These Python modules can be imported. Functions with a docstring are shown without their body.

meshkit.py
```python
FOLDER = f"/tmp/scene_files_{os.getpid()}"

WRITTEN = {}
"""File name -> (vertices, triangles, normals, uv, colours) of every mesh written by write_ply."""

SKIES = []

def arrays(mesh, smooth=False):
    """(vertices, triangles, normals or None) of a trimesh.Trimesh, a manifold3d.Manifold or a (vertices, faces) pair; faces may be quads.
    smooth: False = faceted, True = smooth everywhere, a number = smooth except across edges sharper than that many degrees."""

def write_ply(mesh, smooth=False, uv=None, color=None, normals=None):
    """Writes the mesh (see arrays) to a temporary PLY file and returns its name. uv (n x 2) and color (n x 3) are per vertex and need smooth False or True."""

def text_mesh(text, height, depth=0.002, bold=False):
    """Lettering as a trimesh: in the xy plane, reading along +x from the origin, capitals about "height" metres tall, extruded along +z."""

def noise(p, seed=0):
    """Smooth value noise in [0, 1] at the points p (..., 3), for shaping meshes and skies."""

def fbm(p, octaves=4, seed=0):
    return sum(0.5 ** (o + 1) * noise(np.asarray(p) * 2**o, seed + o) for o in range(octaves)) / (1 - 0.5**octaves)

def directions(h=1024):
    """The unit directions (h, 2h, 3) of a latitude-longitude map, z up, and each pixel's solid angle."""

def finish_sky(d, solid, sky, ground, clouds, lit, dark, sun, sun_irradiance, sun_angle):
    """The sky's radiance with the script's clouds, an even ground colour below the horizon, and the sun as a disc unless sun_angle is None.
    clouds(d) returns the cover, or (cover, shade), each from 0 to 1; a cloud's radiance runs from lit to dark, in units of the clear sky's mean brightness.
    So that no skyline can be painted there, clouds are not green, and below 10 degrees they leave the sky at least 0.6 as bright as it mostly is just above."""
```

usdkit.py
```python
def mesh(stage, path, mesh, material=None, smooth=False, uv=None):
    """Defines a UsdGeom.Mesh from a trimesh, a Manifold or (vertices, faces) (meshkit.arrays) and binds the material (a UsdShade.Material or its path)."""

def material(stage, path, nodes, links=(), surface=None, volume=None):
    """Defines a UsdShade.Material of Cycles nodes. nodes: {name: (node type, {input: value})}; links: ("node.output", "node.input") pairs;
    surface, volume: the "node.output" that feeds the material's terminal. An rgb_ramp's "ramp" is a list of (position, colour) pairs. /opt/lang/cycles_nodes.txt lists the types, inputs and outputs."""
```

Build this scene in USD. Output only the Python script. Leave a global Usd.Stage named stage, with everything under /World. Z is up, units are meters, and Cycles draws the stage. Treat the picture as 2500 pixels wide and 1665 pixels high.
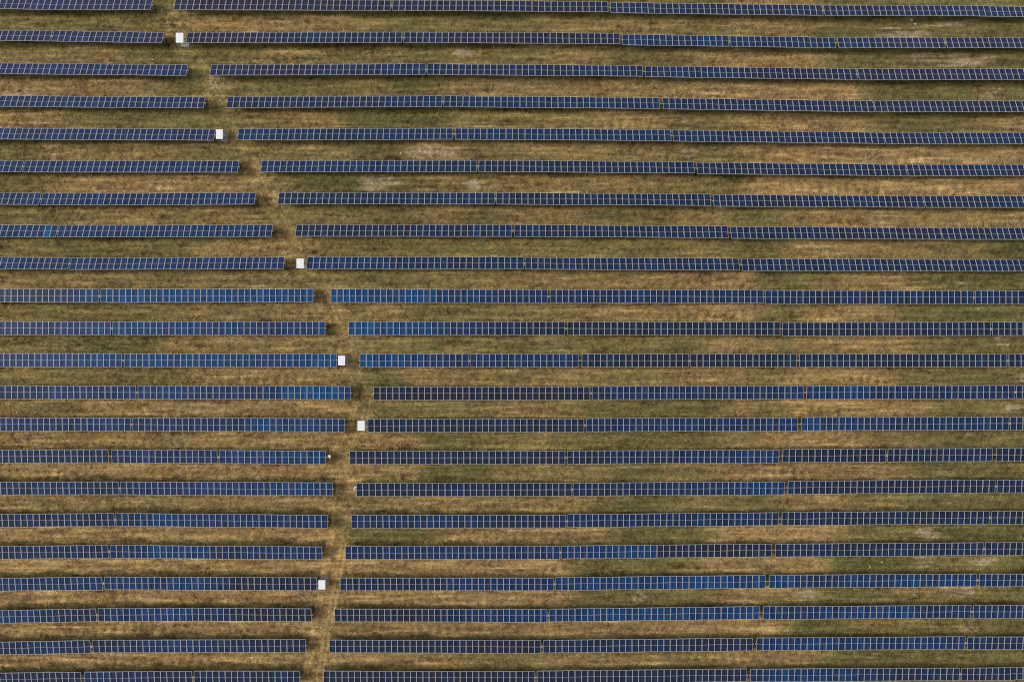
import math
import numpy as np, trimesh, usdkit, meshkit
from pxr import Usd, UsdGeom, UsdLux, UsdShade, Sdf, Gf, Vt

stage = Usd.Stage.CreateInMemory()
UsdGeom.SetStageUpAxis(stage, "Z"); UsdGeom.SetStageMetersPerUnit(stage, 1.0)
UsdGeom.Xform.Define(stage, "/World")
L = "/World/Looks/"
T = Sdf.ValueTypeNames

# ---------------------------------------------------------------- camera, sky, sun
CAM_H, F_PX = 120.0, 1868.0
cam = UsdGeom.Camera.Define(stage, "/World/camera")
cam.AddTranslateOp().Set(Gf.Vec3d(0, 0, CAM_H))
cam.CreateHorizontalApertureAttr(36.0); cam.CreateFocalLengthAttr(36.0 * F_PX / 2500)
cam.CreateClippingRangeAttr((1.0, 5000.0))
cam.CreateExposureAttr(0.3)

SUN_EL, SUN_AZ = math.radians(42), math.radians(-83)      # azimuth: atan2(x, y) of the direction towards the sun
sd = np.array([math.sin(SUN_AZ) * math.cos(SUN_EL), math.cos(SUN_AZ) * math.cos(SUN_EL), math.sin(SUN_EL)])
sun = UsdLux.DistantLight.Define(stage, "/World/sun")
sun.CreateNormalizeAttr(True); sun.CreateIntensityAttr(0.32); sun.CreateAngleAttr(18.0)
sun.CreateColorAttr(Gf.Vec3f(1.0, 0.95, 0.87))
sun.AddRotateZOp().Set(-math.degrees(SUN_AZ)); sun.AddRotateXOp().Set(-(90 - math.degrees(SUN_EL)))
dome = UsdLux.DomeLight.Define(stage, "/World/sky")
dome.GetPrim().SetCustomDataByKey("kind", "structure")
msky = usdkit.material(stage, L + "sky_look", {
    "sky": ("sky_texture", {"sky_type": "single_scattering", "sun_disc": False, "sun_elevation": SUN_EL, "sun_rotation": SUN_AZ, "aerosol_density": 2.0}),
    "bw": ("rgb_to_bw", {}), "tc": ("texture_coordinate", {}),
    "n": ("noise_texture", {"scale": 2.2, "detail": 6.0, "roughness": 0.55}),
    "cov": ("map_range", {"from_min": 0.3, "from_max": 0.62, "to_min": 0.55, "to_max": 1.0, "clamp": True}),
    "cl": ("mix", {"mix_type": "multiply", "fac": 1.0, "color2": (1.35, 1.36, 1.4)}),
    "mix": ("mix", {}), "bg": ("background_shader", {"strength": 0.1})},
    [("sky.color", "bw.color"), ("tc.generated", "n.vector"), ("n.fac", "cov.value"), ("bw.val", "cl.color1"), ("cov.result", "mix.fac"),
     ("sky.color", "mix.color1"), ("cl.color", "mix.color2"), ("mix.color", "bg.color")], surface="bg.background")
UsdShade.MaterialBindingAPI.Apply(dome.GetPrim()).Bind(msky)

# ---------------------------------------------------------------- helpers
AXIS_Z = 1.5
CROPS = {c: (x, y) for c, (x, y) in zip("ABCDEFGHIJKL", [(x, y) for y in (0, 410, 820, 1245) for x in (0, 830, 1660)])}
ZF = 2355 / 840
def px(c, zx, zy): return CROPS[c][0] + zx / ZF, CROPS[c][1] + zy / ZF
def at(u, v, z=0.0):
    s = (CAM_H - z) / F_PX
    return np.array([(u - 1250) * s, -(v - 832.5) * s])

counts = {}
def unique(parent, name):
    k = (parent, name); n = counts.get(k, 0); counts[k] = n + 1
    return f"{parent}/{name}" + (f"_{n:03d}" if n else "")
def tag(p, label=None, cat=None, group=None, kind=None):
    for k, v in (("label", label), ("category", cat), ("group", group), ("kind", kind)):
        if v: p.SetCustomDataByKey(k, v)
    return p
def thing(name, label, cat, loc, rz=0.0, group=None):
    x = UsdGeom.Xform.Define(stage, unique("/World", name))
    x.AddTranslateOp().Set(Gf.Vec3d(*map(float, loc)))
    if rz: x.AddRotateZOp().Set(float(rz))
    return tag(x.GetPrim(), label, cat, group)
def obj(name, mesh, mat, parent, smooth=False):
    path = str(parent.GetPath()) if hasattr(parent, "GetPath") else parent
    return usdkit.mesh(stage, unique(path, name), mesh, mat, smooth).GetPrim()
def box(sx, sy, sz, c=(0, 0, 0)):
    b = trimesh.creation.box((sx, sy, sz)); b.apply_translation(c); return b
def cyl(r, p0, p1, n=10):
    return trimesh.creation.cylinder(radius=r, segment=[p0, p1], sections=n)
def cat(*ms): return trimesh.util.concatenate(list(ms))
def bevel_box(sx, sy, sz, c=(0, 0, 0), b=0.01):
    pts = []
    for i in (-1, 1):
        for j in (-1, 1):
            for k in (-1, 1):
                for d in range(3):
                    q = np.array([i * sx / 2, j * sy / 2, k * sz / 2]); e = np.array([i, j, k]) * b; e[d] = 0
                    pts.append(q - e)
    m = trimesh.convex.convex_hull(np.array(pts)); m.apply_translation(c); return m

# ---------------------------------------------------------------- materials
def plain(name, col, rough=0.5, metallic=0.0, noise=0.12, scale=6.0, spec=0.5):
    c = np.array(col)
    return usdkit.material(stage, L + name, {
        "tc": ("texture_coordinate", {}), "n": ("noise_texture", {"scale": scale, "detail": 4.0}),
        "r": ("rgb_ramp", {"ramp": [(0.25, tuple(c * (1 - noise))), (0.75, tuple(np.minimum(c * (1 + noise), 0.9)))]}),
        "p": ("principled_bsdf", {"roughness": rough, "metallic": metallic, "specular_ior_level": spec})},
        [("tc.object", "n.vector"), ("n.fac", "r.fac"), ("r.color", "p.base_color")], surface="p.BSDF")
M_frame = plain("anodised_frame", (0.45, 0.45, 0.48), 0.42, 0.0, 0.06, 3.0)
M_steel = plain("galvanised_steel", (0.42, 0.44, 0.46), 0.45, 0.6, 0.2, 9.0)
M_tubeend = plain("pale_end_cap", (0.52, 0.52, 0.50), 0.5)
M_drive = plain("blue_grey_drive_paint", (0.30, 0.42, 0.52), 0.4)
M_white = plain("white_powder_coat", (0.87, 0.875, 0.885), 0.45, 0, 0.02, 2.0)
M_cabinet = plain("light_grey_enclosure", (0.50, 0.51, 0.50), 0.45)
M_black = plain("dark_rubber", (0.03, 0.03, 0.03), 0.6)
M_concrete = plain("weathered_concrete", (0.27, 0.25, 0.21), 0.9, 0, 0.3, 4.0)
M_stone = plain("pale_limestone", (0.50, 0.46, 0.38), 0.9, 0, 0.25, 8.0)

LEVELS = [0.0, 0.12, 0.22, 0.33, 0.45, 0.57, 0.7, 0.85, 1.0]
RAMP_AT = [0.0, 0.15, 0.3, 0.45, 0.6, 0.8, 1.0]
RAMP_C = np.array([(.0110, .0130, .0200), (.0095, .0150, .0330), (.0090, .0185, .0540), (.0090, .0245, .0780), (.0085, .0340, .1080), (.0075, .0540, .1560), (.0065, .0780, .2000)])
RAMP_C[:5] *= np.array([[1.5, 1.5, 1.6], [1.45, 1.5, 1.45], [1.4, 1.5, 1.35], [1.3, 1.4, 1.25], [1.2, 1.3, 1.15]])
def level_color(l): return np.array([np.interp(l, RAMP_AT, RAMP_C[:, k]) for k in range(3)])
def panel_material(name, col):
    c = np.array(col)
    # six cell columns with fine printed busbars, half-cell rows; one slightly paler column as the cells are sorted
    return usdkit.material(stage, L + name, {
        "tc": ("texture_coordinate", {}), "oi": ("object_info", {}), "sx": ("separate_xyz", {}),
        "cx": ("math", {"math_type": "multiply", "value2": 6.0}), "fx": ("math", {"math_type": "floor"}),
        "cy": ("math", {"math_type": "multiply", "value2": 1.0}), "fy": ("math", {"math_type": "floor"}),
        "off": ("math", {"math_type": "multiply", "value2": 97.0}),
        "v": ("combine_xyz", {}), "wn": ("white_noise_texture", {"dimensions": "3D"}),
        "br": ("map_range", {"from_min": 0.0, "from_max": 1.0, "to_min": 0.72, "to_max": 1.32}),
        "pc": ("math", {"math_type": "compare", "value2": 0.13, "value3": 0.04}),
        "base": ("mix", {"mix_type": "mix", "color1": tuple(c), "color2": tuple(c * 1.35 + np.array([.016, .019, .028]))}),
        "mul": ("mix", {"mix_type": "multiply", "fac": 1.0}),
        "pfac": ("math", {"math_type": "multiply", "value2": 0.75}),
        "p": ("principled_bsdf", {"roughness": 0.12, "specular_ior_level": 0.22})},
        [("tc.object", "sx.vector"), ("sx.x", "cx.value1"), ("cx.value", "fx.value1"), ("sx.y", "cy.value1"), ("cy.value", "fy.value1"),
         ("oi.random", "off.value1"), ("fx.value", "v.x"), ("fy.value", "v.y"), ("off.value", "v.z"), ("v.vector", "wn.vector"),
         ("wn.value", "br.value"), ("sx.x", "pc.value1"), ("pc.value", "pfac.value1"), ("pfac.value", "base.fac"),
         ("base.color", "mul.color1"), ("br.result", "mul.color2"), ("mul.color", "p.base_color")], surface="p.BSDF")

# ---------------------------------------------------------------- measured layout: rows of trackers
# every tracker is one or two tables (halves) on one torque tube; knots are points on the tube line
def H(*k): return list(k)
A_, B_, C_, D_, E_, F_, G_, H_, I_, J_, K_, L_ = "ABCDEFGHIJKL"
def h(c0, x0, y0, c1, x1, y1, *mid):
    pts = [px(c0, x0, y0)] + [px(*m) for m in mid] + [px(c1, x1, y1)]
    return pts
LEFT, RIGHT = "left", "right"
ROWS = [
 [(LEFT, [h(A_,-30,26,A_,1038,36,(A_,210,32))]), (RIGHT, [h(A_,1194,36,B_,347,40), h(B_,361,40,B_,1835,49)]), (RIGHT, [h(B_,1852,56,C_,975,74), h(C_,987,74,C_,2430,86,(C_,1900,76))])],
 [(LEFT, [h(A_,-40,246,A_,350,249), h(A_,361,249,A_,1115,262)]), (RIGHT, [h(A_,1280,261,B_,424,259), h(B_,438,259,B_,1916,267)]), (RIGHT, [h(B_,1933,275,C_,333,285), h(C_,345,286,C_,1062,295)]), (RIGHT, [h(C_,1081,295,C_,1811,296), h(C_,1822,295,C_,2400,296)])],
 [(LEFT, [h(A_,-40,471,A_,1281,484)]), (RIGHT, [h(A_,1441,482,B_,585,477), h(B_,597,477,B_,2072,489)]), (RIGHT, [h(B_,2090,492,C_,1210,511), h(C_,1220,511,C_,2400,511)])],
 [(LEFT, [h(A_,-40,694,A_,1400,705,(A_,600,700))]), (RIGHT, [h(A_,1554,702,B_,699,697), h(B_,711,697,B_,2186,709)]), (RIGHT, [h(B_,2210,711,C_,1326,732), h(C_,1334,731,C_,2400,732)])],
 [(LEFT, [h(A_,-40,917,A_,1470,925)]), (RIGHT, [h(A_,1628,922,B_,773,918), h(B_,789,918,B_,2265,928)]), (RIGHT, [h(B_,2279,931,C_,1395,947), h(C_,1403,948,C_,2400,948)])],
 [(LEFT, [h(A_,-20,1139,A_,155,1141), h(A_,163,1142,A_,1632,1143)]), (RIGHT, [h(A_,1788,1141,B_,938,1138), h(B_,950,1138,C_,97,1149)]), (RIGHT, [h(C_,117,1153,C_,1548,1167), h(C_,1556,1166,C_,2400,1166)])],
 [(LEFT, [h(D_,-20,212,D_,275,213), h(D_,286,214,D_,1746,211,(D_,1000,214.5))]), (RIGHT, [h(D_,1905,210,E_,1058,211), h(E_,1072,211,F_,210,220)]), (RIGHT, [h(F_,229,225,F_,1667,233), h(F_,1676,233,F_,2400,233)])],
 [(LEFT, [h(D_,-20,432,D_,391,434), h(D_,400,434,D_,1863,431,(D_,1000,434))]), (RIGHT, [h(D_,2025,430,E_,1177,431), h(E_,1191,431,F_,328,440)]), (RIGHT, [h(F_,348,444,F_,1786,451), h(F_,1792,451,F_,2400,451)])],
 [(LEFT, [h(D_,-20,653,D_,474,655), h(D_,483,656,D_,1944,653)]), (RIGHT, [h(D_,2101,651,E_,1256,653), h(E_,1269,654,F_,406,661)]), (RIGHT, [h(F_,423,664,F_,1855,668), h(F_,1862,668,F_,2400,668)])],
 [(LEFT, [h(D_,-20,875,D_,674,876), h(D_,688,876,D_,2144,875)]), (RIGHT, [h(D_,2265,876,E_,1422,878), h(E_,1437,878,F_,570,881)]), (RIGHT, [h(F_,583,884,F_,2009,886), h(F_,2019,886,F_,2400,886)])],
 [(LEFT, [h(D_,-20,1096,D_,760,1097), h(D_,772,1097,D_,2226,1097)]), (RIGHT, [h(E_,60,1098,E_,1540,1098), h(E_,1554,1099,F_,686,1101)]), (RIGHT, [h(F_,700,1103,F_,2124,1102), h(F_,2137,1102,F_,2400,1102)])],
 [(LEFT, [h(G_,-20,166,G_,836,166), h(G_,849,167,G_,2306,168)]), (RIGHT, [h(H_,136,169,H_,880,170), h(H_,891,170,H_,1634,170)]), (RIGHT, [h(H_,1655,169,I_,60,169), h(I_,73,169,I_,797,169)]), (RIGHT, [h(I_,817,169,I_,2238,169), h(I_,2250,169,I_,2400,169)])],
 [(LEFT, [h(G_,-20,385,G_,932,387), h(G_,944,387,H_,74,391)]), (RIGHT, [h(H_,231,393,H_,1712,392), h(H_,1727,391,I_,845,388)]), (RIGHT, [h(I_,867,387,I_,2292,384), h(I_,2303,384,I_,2400,384)])],
 [(LEFT, [h(G_,-20,604,G_,896,605), h(G_,906,606,H_,34,611)]), (RIGHT, [h(H_,191,614,H_,1671,612), h(H_,1685,610,I_,806,606)]), (RIGHT, [h(I_,829,603,I_,2252,599), h(I_,2262,599,I_,2400,599)])],
 [(LEFT, [h(G_,-20,823,G_,743,822)]), (LEFT, [h(G_,765,824,G_,1488,828), h(G_,1502,828,G_,2231,831)]), (RIGHT, [h(H_,67,833,H_,1541,832), h(H_,1554,830,I_,678,826)]), (RIGHT, [h(I_,703,821,I_,1409,817), h(I_,1421,816,I_,2138,814)]), (RIGHT, [h(I_,2164,814,I_,2400,814)])],
 [(LEFT, [h(G_,-20,1042,G_,815,1041), h(G_,826,1041,G_,2276,1048)]), (RIGHT, [h(H_,113,1053,H_,1584,1051), h(H_,1598,1050,I_,714,1041)]), (RIGHT, [h(I_,738,1038,I_,2158,1028,(I_,1450,1032)), h(I_,2170,1028,I_,2400,1028)])],
 [(LEFT, [h(J_,-20,71,J_,783,66), h(J_,794,65,J_,2242,78)]), (RIGHT, [h(K_,78,77,K_,1545,76), h(K_,1558,73,L_,673,60)]), (RIGHT, [h(L_,697,60,L_,2118,51,(L_,1400,54)), h(L_,2131,51,L_,2400,51)])],
 [(LEFT, [h(J_,-20,290,J_,742,284), h(J_,755,283,J_,2205,294,(J_,1400,288))]), (RIGHT, [h(K_,36,292,K_,1502,290), h(K_,1516,288,L_,627,274)]), (RIGHT, [h(L_,651,275,L_,2075,265), h(L_,2089,265,L_,2400,265)])],
 [(LEFT, [h(J_,-20,508,J_,701,501), h(J_,716,499,J_,2168,505)]), (RIGHT, [h(J_,2329,506,K_,1462,506), h(K_,1475,504,L_,584,488)]), (RIGHT, [h(L_,610,488,L_,2031,478), h(L_,2048,479,L_,2400,479)])],
 [(LEFT, [h(J_,-20,729,J_,660,717), h(J_,673,716,J_,2131,717,(J_,1400,713))]), (RIGHT, [h(J_,2291,718,K_,1418,721), h(K_,1435,719,L_,542,701)]), (RIGHT, [h(L_,569,702,L_,1991,693), h(L_,2007,694,L_,2400,694)])],
 [(LEFT, [h(J_,-20,945,J_,620,933), h(J_,636,931,J_,2093,927)]), (RIGHT, [h(J_,2253,930,K_,1375,934), h(K_,1390,932,L_,498,917)]), (RIGHT, [h(L_,525,916,L_,1951,907), h(L_,1967,909,L_,2400,909)])],
 [(LEFT, [h(J_,-20,1156,J_,555,1150)]), (LEFT, [h(J_,580,1149,J_,1316,1143), h(J_,1329,1142,J_,2053,1142)]), (RIGHT, [h(J_,2214,1142,K_,1333,1144), h(K_,1348,1142,L_,457,1127)]), (RIGHT, [h(L_,481,1129,L_,1912,1121), h(L_,1925,1122,L_,2430,1110,(L_,2250,1119))])],
]
TILT = [21.5] * 9 + [1.0, 1.0, 0.5, -1.5, -2.0] + [-4.0, -5.0] + [-5.5] * 6       # degrees, positive: upper edge lower
# how blue the panels are along each row: (end x in photo pixels, level, purple)
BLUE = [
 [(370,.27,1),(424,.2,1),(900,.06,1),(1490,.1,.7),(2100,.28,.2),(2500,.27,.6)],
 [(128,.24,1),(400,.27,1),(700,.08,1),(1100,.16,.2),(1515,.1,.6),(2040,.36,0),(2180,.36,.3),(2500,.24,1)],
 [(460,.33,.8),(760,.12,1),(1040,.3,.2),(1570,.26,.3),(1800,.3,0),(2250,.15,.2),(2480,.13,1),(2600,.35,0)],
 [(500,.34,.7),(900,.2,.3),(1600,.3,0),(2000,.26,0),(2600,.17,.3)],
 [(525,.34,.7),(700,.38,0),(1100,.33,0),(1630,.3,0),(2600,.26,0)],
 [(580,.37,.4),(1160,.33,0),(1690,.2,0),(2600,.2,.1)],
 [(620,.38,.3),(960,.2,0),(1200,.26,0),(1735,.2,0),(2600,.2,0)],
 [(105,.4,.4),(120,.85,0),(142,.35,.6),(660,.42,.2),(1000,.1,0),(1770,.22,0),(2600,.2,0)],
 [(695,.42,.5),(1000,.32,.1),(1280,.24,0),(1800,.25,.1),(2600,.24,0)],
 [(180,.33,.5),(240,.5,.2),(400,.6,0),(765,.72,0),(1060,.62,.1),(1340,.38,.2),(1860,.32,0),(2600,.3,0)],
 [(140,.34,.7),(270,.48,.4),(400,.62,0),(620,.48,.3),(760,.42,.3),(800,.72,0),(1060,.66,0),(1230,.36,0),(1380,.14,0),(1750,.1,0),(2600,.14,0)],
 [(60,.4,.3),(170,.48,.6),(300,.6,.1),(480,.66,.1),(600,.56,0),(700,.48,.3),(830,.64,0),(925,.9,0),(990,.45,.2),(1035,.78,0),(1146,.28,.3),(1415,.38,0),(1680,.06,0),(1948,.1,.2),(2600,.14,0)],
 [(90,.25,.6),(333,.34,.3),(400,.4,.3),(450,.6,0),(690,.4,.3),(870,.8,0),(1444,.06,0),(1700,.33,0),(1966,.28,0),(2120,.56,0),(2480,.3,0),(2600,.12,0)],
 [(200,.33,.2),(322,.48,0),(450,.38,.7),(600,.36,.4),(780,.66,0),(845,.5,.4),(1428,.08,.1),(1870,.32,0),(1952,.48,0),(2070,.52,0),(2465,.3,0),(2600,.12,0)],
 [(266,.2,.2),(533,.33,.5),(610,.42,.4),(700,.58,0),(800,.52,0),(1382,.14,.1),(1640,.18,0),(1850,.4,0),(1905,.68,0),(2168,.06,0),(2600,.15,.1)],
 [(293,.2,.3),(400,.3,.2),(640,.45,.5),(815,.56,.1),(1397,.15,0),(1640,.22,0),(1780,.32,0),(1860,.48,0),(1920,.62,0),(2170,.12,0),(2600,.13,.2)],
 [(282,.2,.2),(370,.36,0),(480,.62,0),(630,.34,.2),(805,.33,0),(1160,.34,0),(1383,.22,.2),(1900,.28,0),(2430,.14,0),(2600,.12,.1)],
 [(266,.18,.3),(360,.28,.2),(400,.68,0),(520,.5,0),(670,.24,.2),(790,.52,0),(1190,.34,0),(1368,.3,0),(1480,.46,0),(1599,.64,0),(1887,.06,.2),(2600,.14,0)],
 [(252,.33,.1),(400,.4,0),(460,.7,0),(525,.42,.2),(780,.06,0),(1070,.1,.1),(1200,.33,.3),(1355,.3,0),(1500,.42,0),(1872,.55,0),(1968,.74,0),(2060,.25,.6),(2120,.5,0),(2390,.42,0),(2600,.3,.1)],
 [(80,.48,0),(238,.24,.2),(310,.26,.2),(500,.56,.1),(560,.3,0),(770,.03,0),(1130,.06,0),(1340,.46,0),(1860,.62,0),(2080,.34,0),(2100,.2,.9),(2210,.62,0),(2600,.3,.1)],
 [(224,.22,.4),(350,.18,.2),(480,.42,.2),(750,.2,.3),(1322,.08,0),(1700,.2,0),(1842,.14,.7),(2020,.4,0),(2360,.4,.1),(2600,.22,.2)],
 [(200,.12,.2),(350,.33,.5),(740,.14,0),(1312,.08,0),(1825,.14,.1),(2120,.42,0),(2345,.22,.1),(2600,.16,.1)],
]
# ---- ground: greenness of the strip below each row (0 straw, 1 green): runs (end x, value) in photo pixels
def runs(*groups):
    out = []
    for c, *r in groups:
        for e, v in r: out.append((px(c, e, 0)[0], v))
    return out
STRIPS = [
 runs(("A",(1150,.55),(2355,.6)),("B",(2355,.62)),("C",(330,.6),(980,.2),(2355,.7))),
 runs(("A",(300,.5),(1050,.6),(1180,.6),(1300,.5),(2355,.33)),("B",(300,.38),(400,.55),(600,.8),(1400,.55),(2355,.42)),("C",(300,.55),(950,.35),(1400,.68),(2000,.66),(2355,.75))),
 runs(("A",(400,.42),(900,.38),(1500,.65),(1800,.5),(2050,.32),(2355,.5)),("B",(500,.45),(680,.68),(950,.4),(1300,.5),(1800,.28),(2355,.58)),("C",(200,.4),(1000,.22),(1600,.68),(2100,.62),(2355,.75))),
 runs(("A",(1050,.15),(1430,.62),(1540,.25),(2355,.62)),("B",(340,.45),(640,.85),(1200,.33),(2355,.32)),("C",(1270,.16),(2070,.8),(2200,.35),(2355,.75))),
 runs(("A",(450,.22),(1600,.62),(1900,.52),(2355,.32)),("B",(750,.82),(1500,.45),(2250,.28),(2355,.75)),("C",(300,.6),(1350,.25),(1950,.75),(2355,.42))),
 runs(("A",(250,.68),(1200,.33),(1700,.5),(2355,.4)),("B",(450,.62),(780,.15),(2355,.38)),("C",(420,.6),(2355,.12))),
 runs(("D",(300,.55),(1650,.18),(2000,.4),(2355,.8)),("E",(450,.68),(800,.45),(1250,.4),(2355,.28)),("F",(450,.55),(2355,.08))),
 runs(("D",(500,.5),(1750,.33),(2355,.46)),("E",(500,.58),(850,.33),(1050,.72),(1700,.33),(2355,.56)),("F",(330,.28),(650,.68),(2355,.25))),
 runs(("D",(200,.6),(350,.4),(1400,.66),(2000,.33),(2355,.4)),("E",(900,.62),(1300,.48),(2355,.5)),("F",(330,.33),(700,.68),(1800,.28),(2150,.4),(2355,.95))),
 runs(("D",(1000,.38),(1300,.5),(2000,.36),(2355,.45)),("E",(100,.28),(450,.62),(1400,.4),(2355,.3)),("F",(540,.1),(900,.75),(1560,.28),(1800,.5),(2355,.82))),
 runs(("D",(250,.45),(500,.72),(1100,.56),(1400,.45),(1900,.28),(2355,.33)),("E",(450,.38),(1050,.62),(1700,.4),(2355,.28)),("F",(580,.15),(840,.7),(1460,.2),(1880,.68),(2250,.82),(2355,.55))),
 runs(("G",(550,.5),(1050,.72),(2355,.33)),("H",(100,.25),(600,.45),(700,.82),(1450,.48),(2355,.55)),("I",(120,.62),(610,.15),(710,.75),(1600,.15),(2355,.55))),
 runs(("G",(700,.5),(1250,.62),(2355,.2)),("H",(130,.33),(370,.8),(2355,.36)),("I",(550,.28),(680,.55),(1450,.1),(2200,.6),(2355,.6))),
 runs(("G",(450,.46),(2355,.2)),("H",(150,.28),(700,.48),(950,.46),(1010,.82),(1650,.38),(2355,.68)),("I",(330,.75),(530,.28),(660,.82),(1730,.15),(2355,.6))),
 runs(("G",(2355,.26)),("H",(570,.25),(900,.68),(1700,.48),(2355,.7)),("I",(250,.68),(560,.38),(1150,.15),(1700,.4),(2355,.62))),
 runs(("G",(2355,.18)),("H",(550,.25),(1000,.78),(1600,.36),(1850,.33),(2150,.7),(2355,.38)),("I",(200,.5),(1150,.2),(1500,.28),(2355,.6))),
 runs(("G",(2355,.3)),("H",(450,.38),(1850,.3),(2355,.75)),("I",(330,.5),(680,.68),(1100,.26),(1650,.45),(2355,.68))),
 runs(("J",(2355,.14)),("K",(650,.7),(1850,.24),(2355,.7)),("L",(200,.52),(1150,.12),(1600,.7),(1730,.4),(2355,.82))),
 runs(("J",(2355,.14)),("K",(1600,.1),(2355,.72)),("L",(100,.62),(1000,.18),(1560,.78),(1850,.5),(2270,.48),(2355,.82))),
 runs(("J",(2355,.12)),("K",(1600,.18),(2355,.64)),("L",(300,.5),(950,.25),(1400,.75),(2000,.46),(2355,.62))),
 runs(("J",(2355,.15)),("K",(2355,.22)),("L",(730,.14),(1250,.75),(1700,.52),(1950,.64),(2050,.28),(2355,.8))),
 runs(("J",(2355,.22)),("K",(800,.25),(1400,.46),(2355,.34)),("L",(950,.28),(2355,.76))),
 runs(("J",(2355,.3)),("K",(2355,.3)),("L",(2355,.5))),
]
BARE = [("C",1500,235,200,40),("C",1560,243,170,8),("C",1850,170,200,10),("C",1900,410,300,45),("C",1750,378,200,7),("B",600,1040,170,40),("E",280,90,130,35),("E",240,140,70,25),("E",900,130,60,40),
 ("C",2130,630,55,50),("C",40,850,40,40),("C",60,1050,60,30),("B",840,370,60,30),("I",2290,490,60,28),("I",2340,290,50,25),("I",2230,40,40,30),("I",1830,1110,80,35),("L",1670,155,60,50),("L",1890,560,110,40),
 ("L",850,580,70,40),("L",2090,350,60,30),("K",2040,590,30,40),("L",1340,990,40,20),("L",1990,790,35,50),("A",1470,560,45,50),("J",2090,580,40,30),("H",2340,590,30,10),("F",1900,770,60,18),("E",1370,760,20,20),("L",1650,350,90,35)]

rng = np.random.default_rng(7)
row_axis = []                                   # world polyline of every row's tube
row_cover = []                                  # x spans that carry tables
for r in ROWS:
    pts, spans = [], []
    for _, halves in r:
        for hv in halves:
            w = [at(u, v, AXIS_Z) for u, v in hv]
            pts += w; spans.append([w[0][0], w[-1][0]])
    pts = np.array(sorted(map(tuple, pts)))
    spans[0][0] = min(spans[0][0], -92); spans[-1][1] = max(spans[-1][1], 92)
    row_axis.append(pts); row_cover.append(np.array(spans))
def row_ys(x): return np.array([np.interp(x, p[:, 0], p[:, 1]) for p in row_axis])
aisle = []
for r in ROWS:
    le = max(hv[-1][0] for s, hs in r if s == LEFT for hv in hs); ri = min(hv[0][0] for s, hs in r if s == RIGHT for hv in hs)
    y = np.mean([hv[0][1] for s, hs in r if s == RIGHT for hv in hs][:1])
    aisle.append(at((le + ri) / 2, y, 0.7))
aisle = np.array(aisle)[::-1]                   # ascending y

def fbm2(x, y, sx, sy, seed, octv=3):
    return meshkit.fbm(np.stack([np.asarray(x) / sx, np.asarray(y) / sy, np.zeros_like(x) + seed * 3.7], -1), octv, seed)

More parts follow.
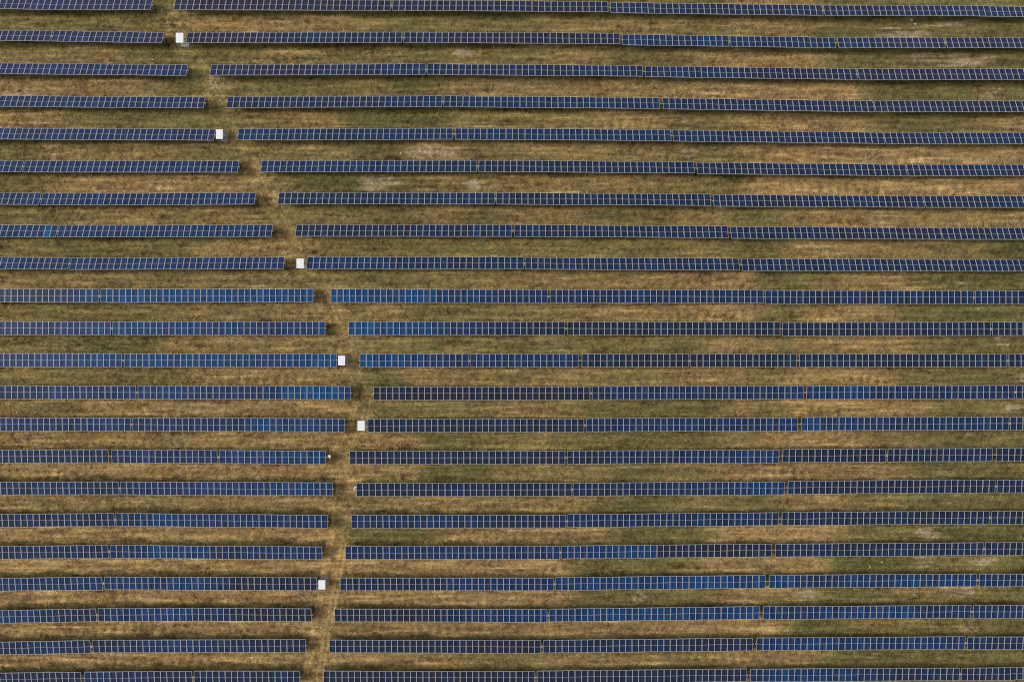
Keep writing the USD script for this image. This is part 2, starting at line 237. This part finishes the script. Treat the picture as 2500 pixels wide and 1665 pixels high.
STRAW, OLIVE, GREEN = np.array([.375, .245, .108]), np.array([.228, .172, .066]), np.array([.128, .125, .044])
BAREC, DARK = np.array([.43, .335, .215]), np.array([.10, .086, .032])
def ground_state(x, y):
    """greenness, bareness, under-table weight, position across the strip, strip number"""
    x, y = np.asarray(x, float), np.asarray(y, float)
    wx = x + 4.5 * (fbm2(x, y, 4, 1.6, 1, 3) - .5) + 1.6 * (fbm2(x, y, 1.2, .35, 3, 2) - .5); wy = y + .7 * (fbm2(x, y, 3, 2, 2) - .5)
    ys = row_ys(wx)
    k = (wy[None] < ys).sum(0)
    up = np.vstack([ys[:1] + 5.0, ys]); dn = np.vstack([ys, ys[-1:] - 5.0])
    top = np.take_along_axis(up, k[None], 0)[0]; bot = np.take_along_axis(dn, k[None], 0)[0]
    t = (top - wy) / (top - bot)
    u = wx * F_PX / CAM_H + 1250
    g = np.zeros_like(x)
    for i, rr in enumerate(STRIPS):
        e = np.array([a for a, _ in rr]); v = np.array([b for _, b in rr])
        m = k == i
        if m.any():
            um = u[m]; acc = 0
            for d in (-28, -10, 10, 28): acc = acc + v[np.minimum(np.searchsorted(e, um + d), len(v) - 1)]
            g[m] = acc / 4
    b = np.zeros_like(x)
    for c, zx, zy, rx, ry in BARE:
        p = at(*px(c, zx, zy)); s = CAM_H / F_PX / ZF
        q = ((wx - p[0]) / (rx * s)) ** 2 + ((wy - p[1]) / (ry * s)) ** 2
        b = np.maximum(b, np.clip(1.4 - q, 0, 1))
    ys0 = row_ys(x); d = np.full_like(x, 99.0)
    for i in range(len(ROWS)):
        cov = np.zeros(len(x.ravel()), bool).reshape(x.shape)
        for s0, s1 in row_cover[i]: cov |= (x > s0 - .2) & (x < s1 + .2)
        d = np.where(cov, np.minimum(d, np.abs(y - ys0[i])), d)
    return g, b, d, t, k
aisle_x = ax = lambda y: np.interp(y, aisle[:, 1], aisle[:, 0])

def ground_color(x, y):
    g, b, d, t, k = ground_state(x, y)
    n_big = fbm2(x, y, 5, 1.6, 11, 3); n_mid = fbm2(x, y, 1.6, .55, 12, 3); n_fine = fbm2(x, y, .42, .36, 13, 2); n_st = fbm2(x, y, 4.5, .28, 14, 2)
    g2 = np.clip(1.15 * (g - .45) + .45 + .7 * (n_big - .5) + .45 * (n_mid - .5), 0, 1)
    c = np.where((g2 < .5)[..., None], STRAW + (OLIVE - STRAW) * (g2 / .5)[..., None], OLIVE + (GREEN - OLIVE) * ((g2 - .5) / .5)[..., None])
    # pinkish and yellowish drift of the dry grass
    warm = fbm2(x, y, 3.5, 2.2, 15, 2) - .5
    c = c * (1 + warm[..., None] * np.array([.22, .04, -.20]))
    # bare, pale soil in streaks
    bb = np.clip(b * 1.5 * np.clip((n_st - .38) * 4, 0, 1) + np.clip((n_mid - .80) * 5, 0, 1) * .4, 0, .6)
    c = c + (BAREC - c) * bb[..., None]
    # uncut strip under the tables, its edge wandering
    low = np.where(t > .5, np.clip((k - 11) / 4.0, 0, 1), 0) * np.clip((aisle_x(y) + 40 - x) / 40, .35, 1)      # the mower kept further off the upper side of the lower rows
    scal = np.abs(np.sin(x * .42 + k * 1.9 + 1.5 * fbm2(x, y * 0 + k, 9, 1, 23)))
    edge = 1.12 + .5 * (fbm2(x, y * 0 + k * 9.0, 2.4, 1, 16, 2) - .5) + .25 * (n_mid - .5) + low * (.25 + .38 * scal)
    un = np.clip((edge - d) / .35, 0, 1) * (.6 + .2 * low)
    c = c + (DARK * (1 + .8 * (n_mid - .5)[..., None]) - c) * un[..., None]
    # wheel marks along the strips: thin flattened, paler lines
    for t0, wd in ((.30, .016), (.37, .012), (.69, .016), (.76, .014)):
        line = np.exp(-((t - t0 - .012 * np.sin(x * .21 + k)) / wd) ** 2) * np.clip((fbm2(x, y * 0 + k * 5.0, 9, 1, 17) - .42) * 5, 0, 1)
        c = c * (1 + .42 * line[..., None])
    # the aisle between the left and right tables: trodden, with two wandering wheel ruts
    da = x - ax(y)
    a = np.exp(-(da / 1.9) ** 2)
    c = c + (np.array([.27, .188, .076]) - c) * (.4 * a * np.clip(.5 + 3.2 * (n_mid - .5), 0, 1))[..., None]
    for off in (-1.35, -.75, .8, 1.5):
        wob = .9 * (fbm2(y, y * 0 + off, 4, 1, 18) - .5)
        ln = np.exp(-((da - off - wob) / .15) ** 2) * np.clip((fbm2(x, y, 2, 3, 19) - .3) * 3, 0, 1)
        c = c * (1 + .6 * ln[..., None])
    # mown swaths: short arcs across the strip where the straw lies
    ph = x * 4.2 + 5 * fbm2(x, y, 3.0, 1.2, 20, 2) + 2.5 * (t - .5) ** 2
    sw = np.sin(ph) * np.clip((.45 - g) * 4, 0, 1) * np.clip((fbm2(x, y, 7, 2.0, 21) - .45) * 5, 0, 1) * np.exp(-((t - .62) / .16) ** 2)
    c = c * (1 + .32 * sw[..., None])
    br = 1 + .65 * (n_big - .5) + .75 * (n_mid - .5) + 1.15 * (n_fine - .5) + 1.1 * (n_st - .5) + .7 * np.clip((n_st - .62) * 5, 0, 1) * np.clip(1.1 - g2, 0, 1)
    c = c * br[..., None]
    return np.clip(c, .004, .8), g2, un, d

def axis_steps(lo, hi, step, far):
    core = np.arange(lo, hi + step / 2, step)
    out = np.array([4., 12, 30, 70, 150, far])
    return np.concatenate([(lo - out)[::-1], core, hi + out])
gx, gy = axis_steps(-86, 86, .27, 420), axis_steps(-58, 58, .20, 420)
X, Y = np.meshgrid(gx, gy)
colr, G2, UN, DD = ground_color(X, Y)
Z = .10 * (fbm2(X, Y, 1.1, .8, 31, 3) - .5) + .12 * (fbm2(X, Y, 7, 4, 32, 2) - .5)
ny, nx = X.shape
ii, jj = np.meshgrid(np.arange(ny - 1), np.arange(nx - 1), indexing="ij"); a0 = (ii * nx + jj).ravel()
quads = np.stack([a0, a0 + 1, a0 + 1 + nx, a0 + nx], 1)
M_ground = usdkit.material(stage, L + "mown_meadow", {
    "a": ("attribute", {"attribute": "tint"}), "g": ("geometry", {}),
    "m1": ("mapping", {"scale": (3.2, 8.5, 5.0)}), "n1": ("noise_texture", {"scale": 1.0, "detail": 3.0, "roughness": 0.65}),
    "r": ("map_range", {"from_min": 0.3, "from_max": 0.7, "to_min": 0.4, "to_max": 1.6}),
    "mul": ("mix", {"mix_type": "multiply", "fac": 1.0}), "b": ("bump", {"strength": 0.6, "distance": 0.12}),
    "p": ("principled_bsdf", {"roughness": 0.95, "specular_ior_level": 0.1})},
    [("g.position", "m1.vector"), ("m1.vector", "n1.vector"), ("n1.fac", "r.value"), ("a.color", "mul.color1"), ("r.result", "mul.color2"), ("mul.color", "p.base_color"),
     ("n1.fac", "b.height"), ("b.normal", "p.normal")], surface="p.BSDF")
gm = usdkit.mesh(stage, "/World/ground", (np.stack([X.ravel(), Y.ravel(), Z.ravel()], 1), quads), M_ground, True)
UsdGeom.PrimvarsAPI(gm).CreatePrimvar("tint", T.Color3fArray, "vertex").Set(Vt.Vec3fArray.FromNumpy(colr.reshape(-1, 3).astype(np.float32)))
tag(gm.GetPrim(), "mown meadow of dry straw and green grass between the panel rows", "ground", kind="structure")

# ---------------------------------------------------------------- the trackers
PL, PT = 2.08, 0.035
def frame_mesh(w=1.0, l=PL, fw=0.044, t=0.040):
    hw, hl, iw, il = w / 2, l / 2, w / 2 - fw, l / 2 - fw
    m = [box(fw, l, t, (-hw + fw / 2, 0, t / 2)), box(fw, l, t, (hw - fw / 2, 0, t / 2)), box(w - 2 * fw, fw, t - .002, (0, hl - fw / 2, t / 2)), box(w - 2 * fw, fw, t - .002, (0, -hl + fw / 2, t / 2))]
    return cat(*m)
def strip_mesh(): return box(1.0 - 2 * .0445, 0.032, .004, (0, 0, PT + .0021))
proto = "/World/panel_classes"
stage.CreateClassPrim(proto)
def panel_class(i, lvl, purple):
    c = level_color(lvl) + purple * np.array([.009, .000, .007]) * (.6 + lvl)
    m = panel_material(f"solar_cells_{i}", c)
    p = f"{proto}/kind_{i}"
    usdkit.mesh(stage, p, box(1.0 - .044 * 2 + .002, PL - .044 * 2 + .002, PT - .004, (0, 0, PT / 2 + .002)), m)
    usdkit.mesh(stage, p + "/frame", frame_mesh(), M_frame)
    usdkit.mesh(stage, p + "/centre_gap", strip_mesh(), M_gap)
    return p
M_gap = plain("white_backsheet", (0.42, 0.47, 0.56), 0.35, 0, 0.05)
CLS = {}
for li, lv in enumerate(LEVELS):
    for pi, pu in enumerate((0, .5, 1.0)):
        if pu and lv > .62: continue
        CLS[(li, pi)] = panel_class(li * 3 + pi, lv, pu)

post_path = proto + "/post_kind"
usdkit.mesh(stage, post_path, cat(box(.10, .012, 1.60, (0, .06, .55)), box(.10, .012, 1.60, (0, -.06, .55)), box(.012, .106, 1.60, (0, 0, .55)), box(.2, .19, .05, (0, 0, 1.325))), M_steel)

def ref(parent, name, target, mat4=None, loc=None):
    p = stage.DefinePrim(unique(parent, name), "Mesh")
    p.GetReferences().AddInternalReference(target)
    x = UsdGeom.Xformable(p)
    if mat4 is not None: x.AddTransformOp().Set(Gf.Matrix4d(*mat4.T.ravel().tolist()))
    else: x.AddTranslateOp().Set(Gf.Vec3d(*map(float, loc)))
    return p
ORD = ["topmost", "second", "third", "fourth", "fifth", "sixth", "seventh", "eighth", "ninth", "tenth", "eleventh", "twelfth", "thirteenth", "fourteenth", "fifteenth", "sixteenth",
       "seventeenth", "eighteenth", "nineteenth", "twentieth", "twenty-first", "bottom"]
def polyline(pts):
    p = np.array(pts); s = np.concatenate([[0], np.cumsum(np.linalg.norm(np.diff(p, axis=0), axis=1))])
    def f(d):
        d = np.asarray(d, float)
        x = np.interp(d, s, p[:, 0]); y = np.interp(d, s, p[:, 1])
        lo = d < 0; hi = d > s[-1]
        e0 = (p[1] - p[0]) / np.linalg.norm(p[1] - p[0]); e1 = (p[-1] - p[-2]) / np.linalg.norm(p[-1] - p[-2])
        x = np.where(lo, p[0, 0] + d * e0[0], np.where(hi, p[-1, 0] + (d - s[-1]) * e1[0], x))
        y = np.where(lo, p[0, 1] + d * e0[1], np.where(hi, p[-1, 1] + (d - s[-1]) * e1[1], y))
        return np.stack([x, y], -1)
    return f, s[-1]
def tube_mesh(pts, r, n=8):
    p = np.asarray(pts, float); ring = np.array([[0, math.cos(a), math.sin(a)] for a in np.arange(n) * 2 * math.pi / n]) * r
    v = (p[:, None, :] + ring[None]).reshape(-1, 3); f = []
    for i in range(len(p) - 1):
        for j in range(n):
            k = (j + 1) % n; f += [[i * n + j, (i + 1) * n + j, (i + 1) * n + k], [i * n + j, (i + 1) * n + k, i * n + k]]
    for j in range(1, n - 1):
        f += [[0, j, j + 1], [(len(p) - 1) * n, (len(p) - 1) * n + j + 1, (len(p) - 1) * n + j]]
    return trimesh.Trimesh(v, np.array(f), process=False)
def blue_at(row, u):
    if row in (7, 17): return blue_run(row, u)
    q = [blue_run(row, u + d) for d in (-48, -24, 0, 0, 24, 48)]
    return sum(a for a, _ in q) / 6, sum(b for _, b in q) / 6
def blue_run(row, u):
    rr = BLUE[row]
    for e, l, p in rr:
        if u < e: return l, p
    return rr[-1][1], rr[-1][2]

n_panels = 0
def build_tracker(row, side, halves, label, first, last):
    global n_panels
    t = math.radians(TILT[row])
    fs = []
    for hv in halves:
        f, ln = polyline([at(u, v, AXIS_Z) for u, v in hv])
        u0, u1 = hv[0][0], hv[-1][0]
        if u0 < 0:                                                       # runs out of the picture on the left
            n = max(2, round((at(u1, 0, AXIS_Z)[0] - at(-105, 0, AXIS_Z)[0]) / .965)); pitch = .965 if row else .98
            start = ln - n * pitch
        elif u1 > 2500:
            n = max(2, round((at(2605, 0, AXIS_Z)[0] - at(u0, 0, AXIS_Z)[0]) / .955)); pitch = .955; start = 0.0
        else:
            n = max(1, round(ln / .972)); pitch = ln / n; start = 0.0
        fs.append((f, start, n, pitch, ln))
    base = fs[0][0](np.array([fs[0][1]]))[0]; end = fs[-1][0](np.array([fs[-1][1] + fs[-1][2] * fs[-1][3]]))[0]
    mid = (base + end) / 2
    th = thing("solar_tracker", label, "solar array", (mid[0], mid[1], 0), group="rows of solar trackers in the field")
    tp = str(th.GetPath())
    R = np.array([[1, 0, 0], [0, math.cos(-t), -math.sin(-t)], [0, math.sin(-t), math.cos(-t)]])
    knots = []
    posts = []
    lvl_noise = 0.0
    for hi, (f, start, n, pitch, ln) in enumerate(fs):
        cs = f(start + (np.arange(n) + .5) * pitch); es = f(start + np.arange(n + 1) * pitch)
        stub = .17
        knots += [f(start - (stub if hi == 0 else .02))] + list(es) + ([f(start + n * pitch + stub)] if hi == len(fs) - 1 else [])
        posts += [f(start + d) for d in np.linspace(.35 if hi == 0 else 2.6, n * pitch - (.35 if hi == len(fs) - 1 else 2.6), max(2, int(round(n * pitch / 6.5)) + 1))]
        for i in range(n):
            d = es[i + 1] - es[i]; yaw = math.atan2(d[1], d[0])
            Rz = np.array([[math.cos(yaw), -math.sin(yaw), 0], [math.sin(yaw), math.cos(yaw), 0], [0, 0, 1]])
            m = np.eye(4); m[:3, :3] = Rz @ R @ np.diag([(pitch - .016), 1.0, 1.0])
            m[:3, 3] = [cs[i][0] - mid[0], cs[i][1] - mid[1], AXIS_Z + rng.normal(0, .004)]
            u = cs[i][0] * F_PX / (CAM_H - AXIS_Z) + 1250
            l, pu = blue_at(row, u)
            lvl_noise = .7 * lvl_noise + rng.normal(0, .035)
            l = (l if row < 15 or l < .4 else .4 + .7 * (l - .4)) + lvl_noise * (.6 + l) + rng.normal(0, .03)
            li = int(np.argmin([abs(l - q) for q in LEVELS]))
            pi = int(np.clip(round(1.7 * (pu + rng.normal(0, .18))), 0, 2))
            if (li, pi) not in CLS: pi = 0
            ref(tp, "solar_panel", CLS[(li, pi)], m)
            n_panels += 1
    kn = np.array([[k[0] - mid[0], k[1] - mid[1], AXIS_Z - .075] for k in knots])
    obj("torque_tube", tube_mesh(kn, .07), M_steel, th, smooth=40)
    for e, s in ((0, -1), (-1, 1)):
        q = kn[e]; dr = (kn[e] - kn[e - s * 1 if e == 0 else -2]); dr = dr / np.linalg.norm(dr)
        obj("end_cap", cyl(.08, q - dr * .08, q + dr * .01, 12), M_tubeend, th, smooth=40)
    for q in posts:
        ref(tp, "post", post_path, loc=(q[0] - mid[0], q[1] - mid[1], 0))
    if len(fs) == 2:                                                     # slew drive in the middle gap
        q = (fs[0][0](fs[0][1] + fs[0][2] * fs[0][3]) + fs[1][0](fs[1][1])) / 2; q = np.array([q[0] - mid[0], q[1] - mid[1], AXIS_Z - .06])
        obj("slew_drive", cat(cyl(.15, q - [.085, 0, 0], q + [.085, 0, 0], 16), bevel_box(.17, .16, .22, q + [0, -.16, -.09], .02), cyl(.05, q + [0, -.16, -.36], q + [0, -.16, -.18], 10)), M_drive, th, smooth=40)
        ref(tp, "post", post_path, loc=(q[0], q[1], 0))

BLUEWORD = lambda l: "charcoal navy" if l < .13 else "dark navy" if l < .24 else "deep blue" if l < .4 else "bright blue"
for ri, r in enumerate(ROWS):
    nl = sum(s == LEFT for s, _ in r); cl = 0; cr = 0; nr = len(r) - nl
    for side, halves in r:
        um = (halves[0][0][0] + halves[-1][-1][0]) / 2
        word = BLUEWORD(np.mean([blue_at(ri, u)[0] for u in np.linspace(max(0, halves[0][0][0]), min(2500, halves[-1][-1][0]), 12)]))
        if side == LEFT:
            pos = "left of the grass aisle" if nl == 1 else ("at the left picture edge" if cl == 0 else "ending at the grass aisle on its right")
            cl += 1
        else:
            pos = ["starting at the aisle's right side", "second to the right of the aisle", "third to the right of the aisle"][cr]; cr += 1
        build_tracker(ri, side, halves, f"{word} solar tracker in the {ORD[ri]} row, {pos}", cl == 1, cr == nr)

# ---------------------------------------------------------------- white-roofed inverter cabinets in the aisle
CAB_H = 2.05
CABS = [  # roof centre in photo pixels, size in pixels, label
 ((438.4, 93.0), (18.2, 24.2), "white roofed inverter cabinet beside the second row from the top"),
 ((535.5, 328.2), (16.6, 23.6), "white roofed inverter cabinet touching the left table of the fifth row"),
 ((732.8, 643.4), (18.0, 23.6), "white roofed inverter cabinet beside the ninth row, above the brightest blue tables"),
 ((833.9, 880.3), (17.2, 23.6), "white roofed inverter cabinet at the right end of the twelfth row's left table"),
 ((881.6, 1039.2), (17.6, 24.0), "white roofed inverter cabinet at the left end of the fourteenth row's charcoal table"),
 ((785.6, 1427.2), (16.8, 22.8), "white roofed inverter cabinet in the nineteenth row, lowest in the photo"),
]
for (u, v), (w, l), lab in CABS:
    s = (CAM_H - CAB_H) / F_PX
    c = at(u, v, CAB_H); w, l = w * s, l * s
    th = thing("inverter_cabinet", lab, "cabinet", (c[0], c[1], 0), group="white roofed cabinets along the aisle")
    roof = cat(bevel_box(w, l, .05, (0, 0, CAB_H - .025), .012), box(w - .06, .02, .05, (0, l / 2 - .05, CAB_H - .07)), box(w - .06, .02, .05, (0, -l / 2 + .05, CAB_H - .07)))
    rf = obj("roof", roof, M_white, th)
    for k in (-1, 0, 1): obj("roof_seam", box(.012, l - .06, .008, (k * w * .3, 0, CAB_H + .004)), M_white, rf)
    for sx in (-1, 1):
        for sy in (-1, 1):
            obj("leg", box(.05, .05, CAB_H - .05 - .1, (sx * (w / 2 - .07), sy * (l / 2 - .09), .1 + (CAB_H - .15) / 2)), M_steel, th)
    for sy in (-1, 1): obj("cross_rail", box(w - .2, .035, .05, (0, sy * (l / 2 - .09), .75)), M_steel, th)
    obj("enclosure", bevel_box(w * .72, .42, 1.05, (0, .18, 1.28), .02), M_cabinet, th)
    dr = obj("door", bevel_box(w * .64, .02, .95, (0, -.042, 1.28), .006), M_cabinet, th)
    obj("handle", bevel_box(.03, .03, .14, (w * .24, -.065, 1.3), .008), M_black, dr)
    for k in range(3): obj("cable", cyl(.022, (-.2 + .2 * k, .18, .1), (-.2 + .2 * k, .18, .77), 8), M_black, th)
    pad = trimesh.creation.box((w + .22, l - .1, .18)); pad.apply_translation((c[0], c[1], .03))
    pr = obj("concrete_pad", bevel_box(w + .2, l - .15, .22, (0, 0, 0), .02), M_concrete, "/World")
    UsdGeom.Xformable(pr).AddTranslateOp().Set(Gf.Vec3d(c[0], c[1], .0))
    tag(pr, "grey concrete pad under the " + lab.replace("white roofed inverter ", ""), "concrete slab", "pads under the cabinets")

# ---------------------------------------------------------------- two small instruments at table ends
c = at(804, 1113.7, 1.35)
th = thing("sensor_box", "tilted off-white sensor box on a post past the fifteenth row's left table", "sensor box", (c[0], c[1], 0), rz=25)
obj("post", cyl(.035, (0, 0, -.2), (0, 0, 1.25), 10), M_steel, th, smooth=40)
b = bevel_box(.36, .44, .18, (0, 0, 0), .025); b.apply_transform(trimesh.transformations.rotation_matrix(math.radians(18), (1, 0, 0))); b.apply_translation((0, 0, 1.33))
obj("housing", b, M_white, th)
b = bevel_box(.12, .16, .12, (-.05, -.27, 1.22), .02); obj("sensor_head", b, M_tubeend, th)
c = at(866, 1191.7, 1.2)
th = thing("cable_pipe", "curved white cable pipe at the left end of the sixteenth row's right table", "pipe", (c[0], c[1], 0))
ang = np.linspace(0, math.radians(100), 9)
path = np.array([[-.12 + .34 * (1 - math.cos(a)), -.22 + .42 * math.sin(a), 1.0 + .30 * math.sin(a)] for a in ang])
segs = [cyl(.085, path[i], path[i + 1], 12) for i in range(8)] + [trimesh.creation.icosphere(1, .085).apply_translation(p) for p in path[1:]]
obj("elbow", cat(*segs), M_white, th, smooth=True)
obj("riser", cyl(.10, (-.12, -.22, -.2), (-.12, -.22, 1.02), 12), M_white, th, smooth=40)
obj("collar", cyl(.14, (-.12, -.22, .93), (-.12, -.22, 1.06), 14), M_tubeend, th, smooth=40)

# ---------------------------------------------------------------- pale stones lying in the grass
STONES = [("A",1048,410,.30,"small pale stone below the topmost cabinet's row, in the grass aisle"), ("B",418,1050,.36,"white stone in the pale bare patch's left side, fifth gap"), ("B",552,1032,.45,"flat pale stone on the bare soil patch in the fifth gap"),
 ("C",1585,138,.5,"pale boulder under the topmost row, upper right"), ("C",1612,166,.42,"pale boulder just below another boulder, upper right"), ("F",2045,968,.36,"white stone on green grass at the tenth gap, right side"),
 ("J",2197,800,.34,"pale stone in the lower aisle below the lowest cabinet"), ("L",1300,384,.34,"left of two pale stones on green grass, lower right"), ("L",1385,355,.36,"right of two pale stones on green grass, lower right"),
 ("L",1602,578,.36,"pale stone among bare streaks below the nineteenth row"), ("I",40,712,.34,"pale stone on green grass below the fourteenth row, right half"), ("L",1620,155,.38,"pale stone by a square bare patch, lower right")]
for c, zx, zy, s, lab in STONES:
    p = at(*px(c, zx, zy), .1)
    st = trimesh.creation.icosphere(2, 1.0); v = st.vertices
    v = v * (.65 + .7 * meshkit.fbm(v * 1.3 + zx, 3, 5))[:, None] * np.array([s, s * .75, s * .5]) * .5
    pr = obj("stone", (v, st.faces), M_stone, "/World", smooth=50)
    UsdGeom.Xformable(pr).AddTranslateOp().Set(Gf.Vec3d(p[0], p[1], .08))
    tag(pr, lab, "stone", "pale stones lying in the grass")

# ---------------------------------------------------------------- grass tufts: leaning blades, one mesh
def tufts(n, seed, lo, hi, wide, pick, name, label):
    g = np.random.default_rng(seed)
    x = g.uniform(-86, 86, n); y = g.uniform(-58, 58, n)
    col, g2, un, d = ground_color(x, y)
    keep = (g.random(n) < pick(g2, un, x, y)) & ((d > .75) | (g.random(n) < .12))
    x, y, col, un = x[keep], y[keep], col[keep], un[keep]; n = len(x)
    K = 5
    sz = g.uniform(lo, hi, n) * (1 + .5 * un) * g.choice([.7, 1, 1, 1.5], n)
    an = g.uniform(0, 2 * np.pi, (n, K)); lean = g.uniform(.95, 1.48, (n, K)); ln = sz[:, None] * g.uniform(.6, 1.3, (n, K))
    ox = g.normal(0, 1, (n, K)) * sz[:, None] * .35; oy = g.normal(0, 1, (n, K)) * sz[:, None] * .3
    wd = wide * g.uniform(.6, 1.4, (n, K))
    dx, dy = np.cos(an), np.sin(an)
    bx, by = x[:, None] + ox, y[:, None] + oy
    z0 = -.06
    P = np.zeros((n, K, 3, 3))
    P[:, :, 0] = np.stack([bx - dy * wd, by + dx * wd, np.full_like(bx, z0)], -1)
    P[:, :, 1] = np.stack([bx + dy * wd, by - dx * wd, np.full_like(bx, z0)], -1)
    P[:, :, 2] = np.stack([bx + dx * ln * np.sin(lean), by + dy * ln * np.sin(lean), .03 + ln * np.cos(lean)], -1)
    V = P.reshape(-1, 3); Fc = np.arange(len(V)).reshape(-1, 3)
    cc = col[:, None, :] * g.uniform(.85, 1.75, (n, K))[..., None] * (1 + g.normal(0, .08, (n, K, 3)))
    C = np.repeat(np.clip(cc, .004, .7).reshape(-1, 3), 3, 0)
    m = usdkit.mesh(stage, f"/World/{name}", (V, Fc), M_grass)
    UsdGeom.PrimvarsAPI(m).CreatePrimvar("tint", T.Color3fArray, "vertex").Set(Vt.Vec3fArray.FromNumpy(C.astype(np.float32)))
    tag(m.GetPrim(), label, "grass", kind="stuff")
M_grass = usdkit.material(stage, L + "grass_blades", {
    "a": ("attribute", {"attribute": "tint"}), "d": ("diffuse_bsdf", {}), "t": ("translucent_bsdf", {}), "m": ("mix_closure", {"fac": 0.3})},
    [("a.color", "d.color"), ("a.color", "t.color"), ("d.BSDF", "m.closure1"), ("t.BSDF", "m.closure2")], surface="m.closure")
tufts(95000, 101, .22, .42, .07, lambda g, u, x, y: .9 * np.clip(1.25 - g, .15, 1), "dry_grass", "short dry straw coloured grass tufts over the mown strips")
tufts(60000, 102, .20, .40, .06, lambda g, u, x, y: np.clip(.02 + .9 * g + .7 * u, 0, 1), "green_grass", "green and olive grass tufts in patches and under the tables")
print("panels", n_panels)
